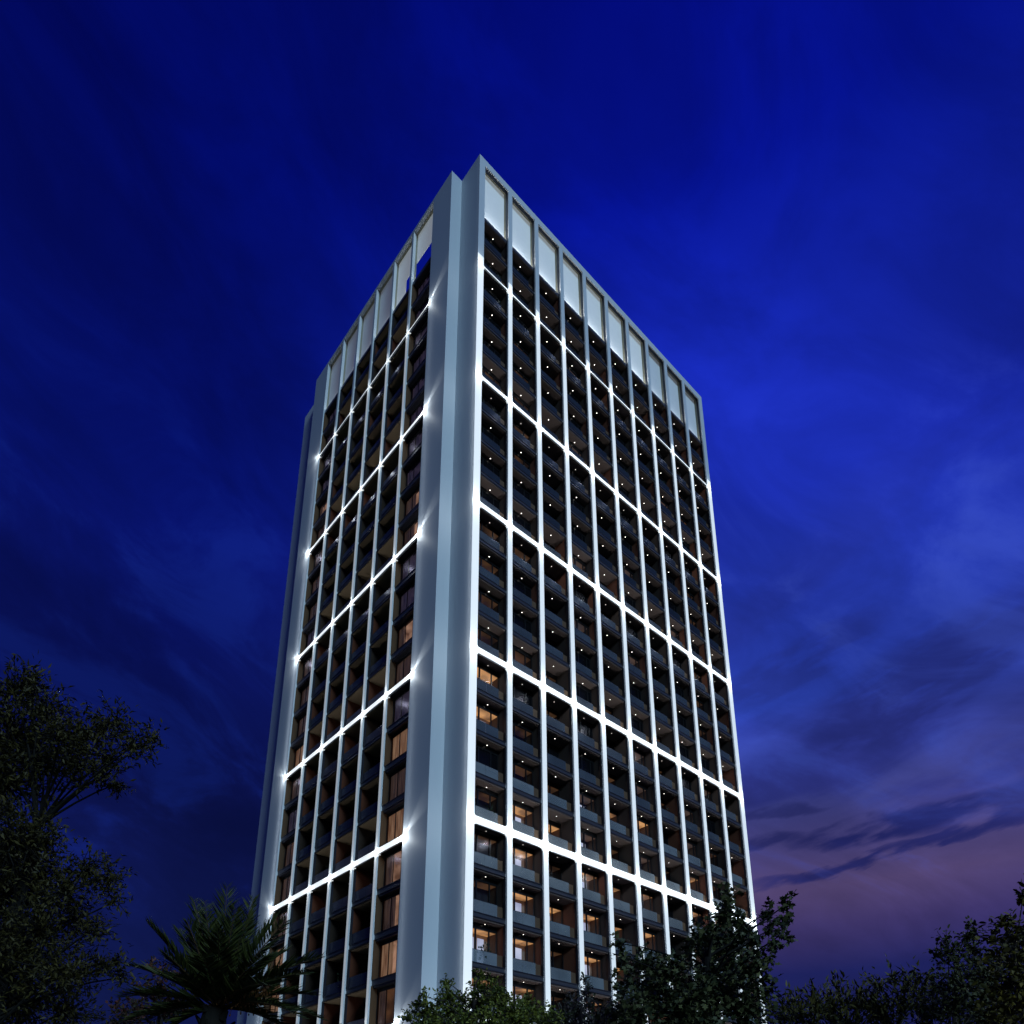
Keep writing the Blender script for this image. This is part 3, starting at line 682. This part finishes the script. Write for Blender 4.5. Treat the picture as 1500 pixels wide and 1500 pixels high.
# the long dusk streaks low on the right
nzf = N('ShaderNodeTexNoise'); inp(nzf, 'Scale', 14); inp(nzf, 'Detail', 6); Lk(cb.outputs[0], nzf.inputs['Vector'])
wob = math_('MULTIPLY', math_('ADD', math_('SUBTRACT', nz.outputs['Fac'], .5), math_('MULTIPLY', math_('SUBTRACT', nzf.outputs['Fac'], .5), .45)), 4.4)
for (a0, e0, slope, ra, re_, s_) in ((29, 20.5, .12, 10.5, .50, .85), (28.5, 22.4, .10, 6.8, 1.0, .9), (36, 22.6, .10, 7, 1.2, .7), (20.2, 22.2, .12, 2.6, .6, .7), (21.5, 24.7, -.04, 3.4, .55, .55), (33, 31.5, .2, 9, 2.6, .5), (24, 34, .2, 7, 1.6, .35)):
    da = math_('DIVIDE', math_('SUBTRACT', az, a0), ra)
    de = math_('DIVIDE', math_('ADD', math_('SUBTRACT', math_('SUBTRACT', el, e0), math_('MULTIPLY', math_('SUBTRACT', az, a0), slope)), wob), re_)
    q = math_('ADD', math_('MULTIPLY', da, da), math_('MULTIPLY', de, de))
    g = math_('MULTIPLY', math_('MULTIPLY', smooth(q, 1.5, .3), smooth(nzf.outputs['Fac'], .30, .52)), s_ * 1.05)
    c1 = mixc(g, c1, srgb(33, 38, 103))
# broad soft clouds, darker and lighter, over the rest
cb2 = N('ShaderNodeCombineXYZ'); Lk(rc, cb2.inputs[0]); Lk(math_('MULTIPLY', math_('ADD', sx.outputs[2], math_('MULTIPLY', rc, .4)), 2.0), cb2.inputs[1]); Lk(math_('ADD', fc, 3.7), cb2.inputs[2])
nz2 = N('ShaderNodeTexNoise'); inp(nz2, 'Scale', 1.6); inp(nz2, 'Detail', 6); inp(nz2, 'Roughness', .5); inp(nz2, 'Distortion', .5); Lk(cb2.outputs[0], nz2.inputs['Vector'])
br = smooth(nz2.outputs['Fac'], .34, .66)
gain = math_('ADD', .74, math_('MULTIPLY', br, .52))
nz3 = N('ShaderNodeTexNoise'); inp(nz3, 'Scale', 5.5); inp(nz3, 'Detail', 9); inp(nz3, 'Roughness', .6); inp(nz3, 'Distortion', .6); Lk(cb2.outputs[0], nz3.inputs['Vector'])
gain = math_('MULTIPLY', gain, math_('ADD', .84, math_('MULTIPLY', smooth(nz3.outputs['Fac'], .32, .70), .34)))
wispy = math_('MULTIPLY', math_('MULTIPLY', smooth(nz3.outputs['Fac'], .50, .68), math_('MULTIPLY', smooth(el, 52, 38), smooth(el, 15, 20))), .35)
c1 = mixc(wispy, c1, mixc(rightf, srgb(16, 36, 122), srgb(54, 74, 168)))
hf = N('ShaderNodeHueSaturation'); Lk(c1, hf.inputs['Color']); Lk(gain, hf.inputs['Value'])
sky = N('ShaderNodeTexSky'); sky.sky_type = 'NISHITA'; sky.sun_disc = False; sky.sun_elevation = R(22); sky.sun_rotation = R(186)
bg1 = N('ShaderNodeBackground'); Lk(hf.outputs[0], bg1.inputs[0]); bg1.inputs[1].default_value = 1.0
bg2 = N('ShaderNodeBackground'); Lk(sky.outputs[0], bg2.inputs[0]); bg2.inputs[1].default_value = .0004
ad = N('ShaderNodeAddShader'); Lk(bg1.outputs[0], ad.inputs[0]); Lk(bg2.outputs[0], ad.inputs[1])
out = N('ShaderNodeOutputWorld'); Lk(ad.outputs[0], out.inputs[0])

# moonlight / last dusk light from behind the viewer
from mathutils import Vector
sl = bpy.data.lights.new('dusk_light', 'SUN'); sl.energy = 1.45; sl.angle = R(14); sl.color = (.47, .76, 1.0)
so = bpy.data.objects.new('dusk_light', sl); col.objects.link(so)
so.rotation_euler = (-Vector((-.23, -1, .36))).to_track_quat('-Z', 'Y').to_euler()

# ------------------------------------------------------------------ camera
cd = bpy.data.cameras.new('camera'); co = bpy.data.objects.new('camera', cd); col.objects.link(co)
cd.sensor_width = 36; cd.lens = FPX / 1500 * 36; cd.shift_y = (PPY - 750) / 1500; cd.shift_x = 0
cd.clip_start = .1; cd.clip_end = 8000
co.location = CAM; co.rotation_euler = (math.pi / 2 + PITCH, 0, -YAW)
sc.camera = co
sc.view_settings.view_transform = 'Standard'; sc.view_settings.look = 'None'; sc.view_settings.exposure = 0
sc.cycles.use_denoising = True
try: sc.cycles.use_light_tree = True
except Exception: pass
sc.cycles.max_bounces = 5; sc.cycles.diffuse_bounces = 2; sc.cycles.glossy_bounces = 2; sc.cycles.transparent_max_bounces = 10
sc.cycles.sample_clamp_indirect = 3
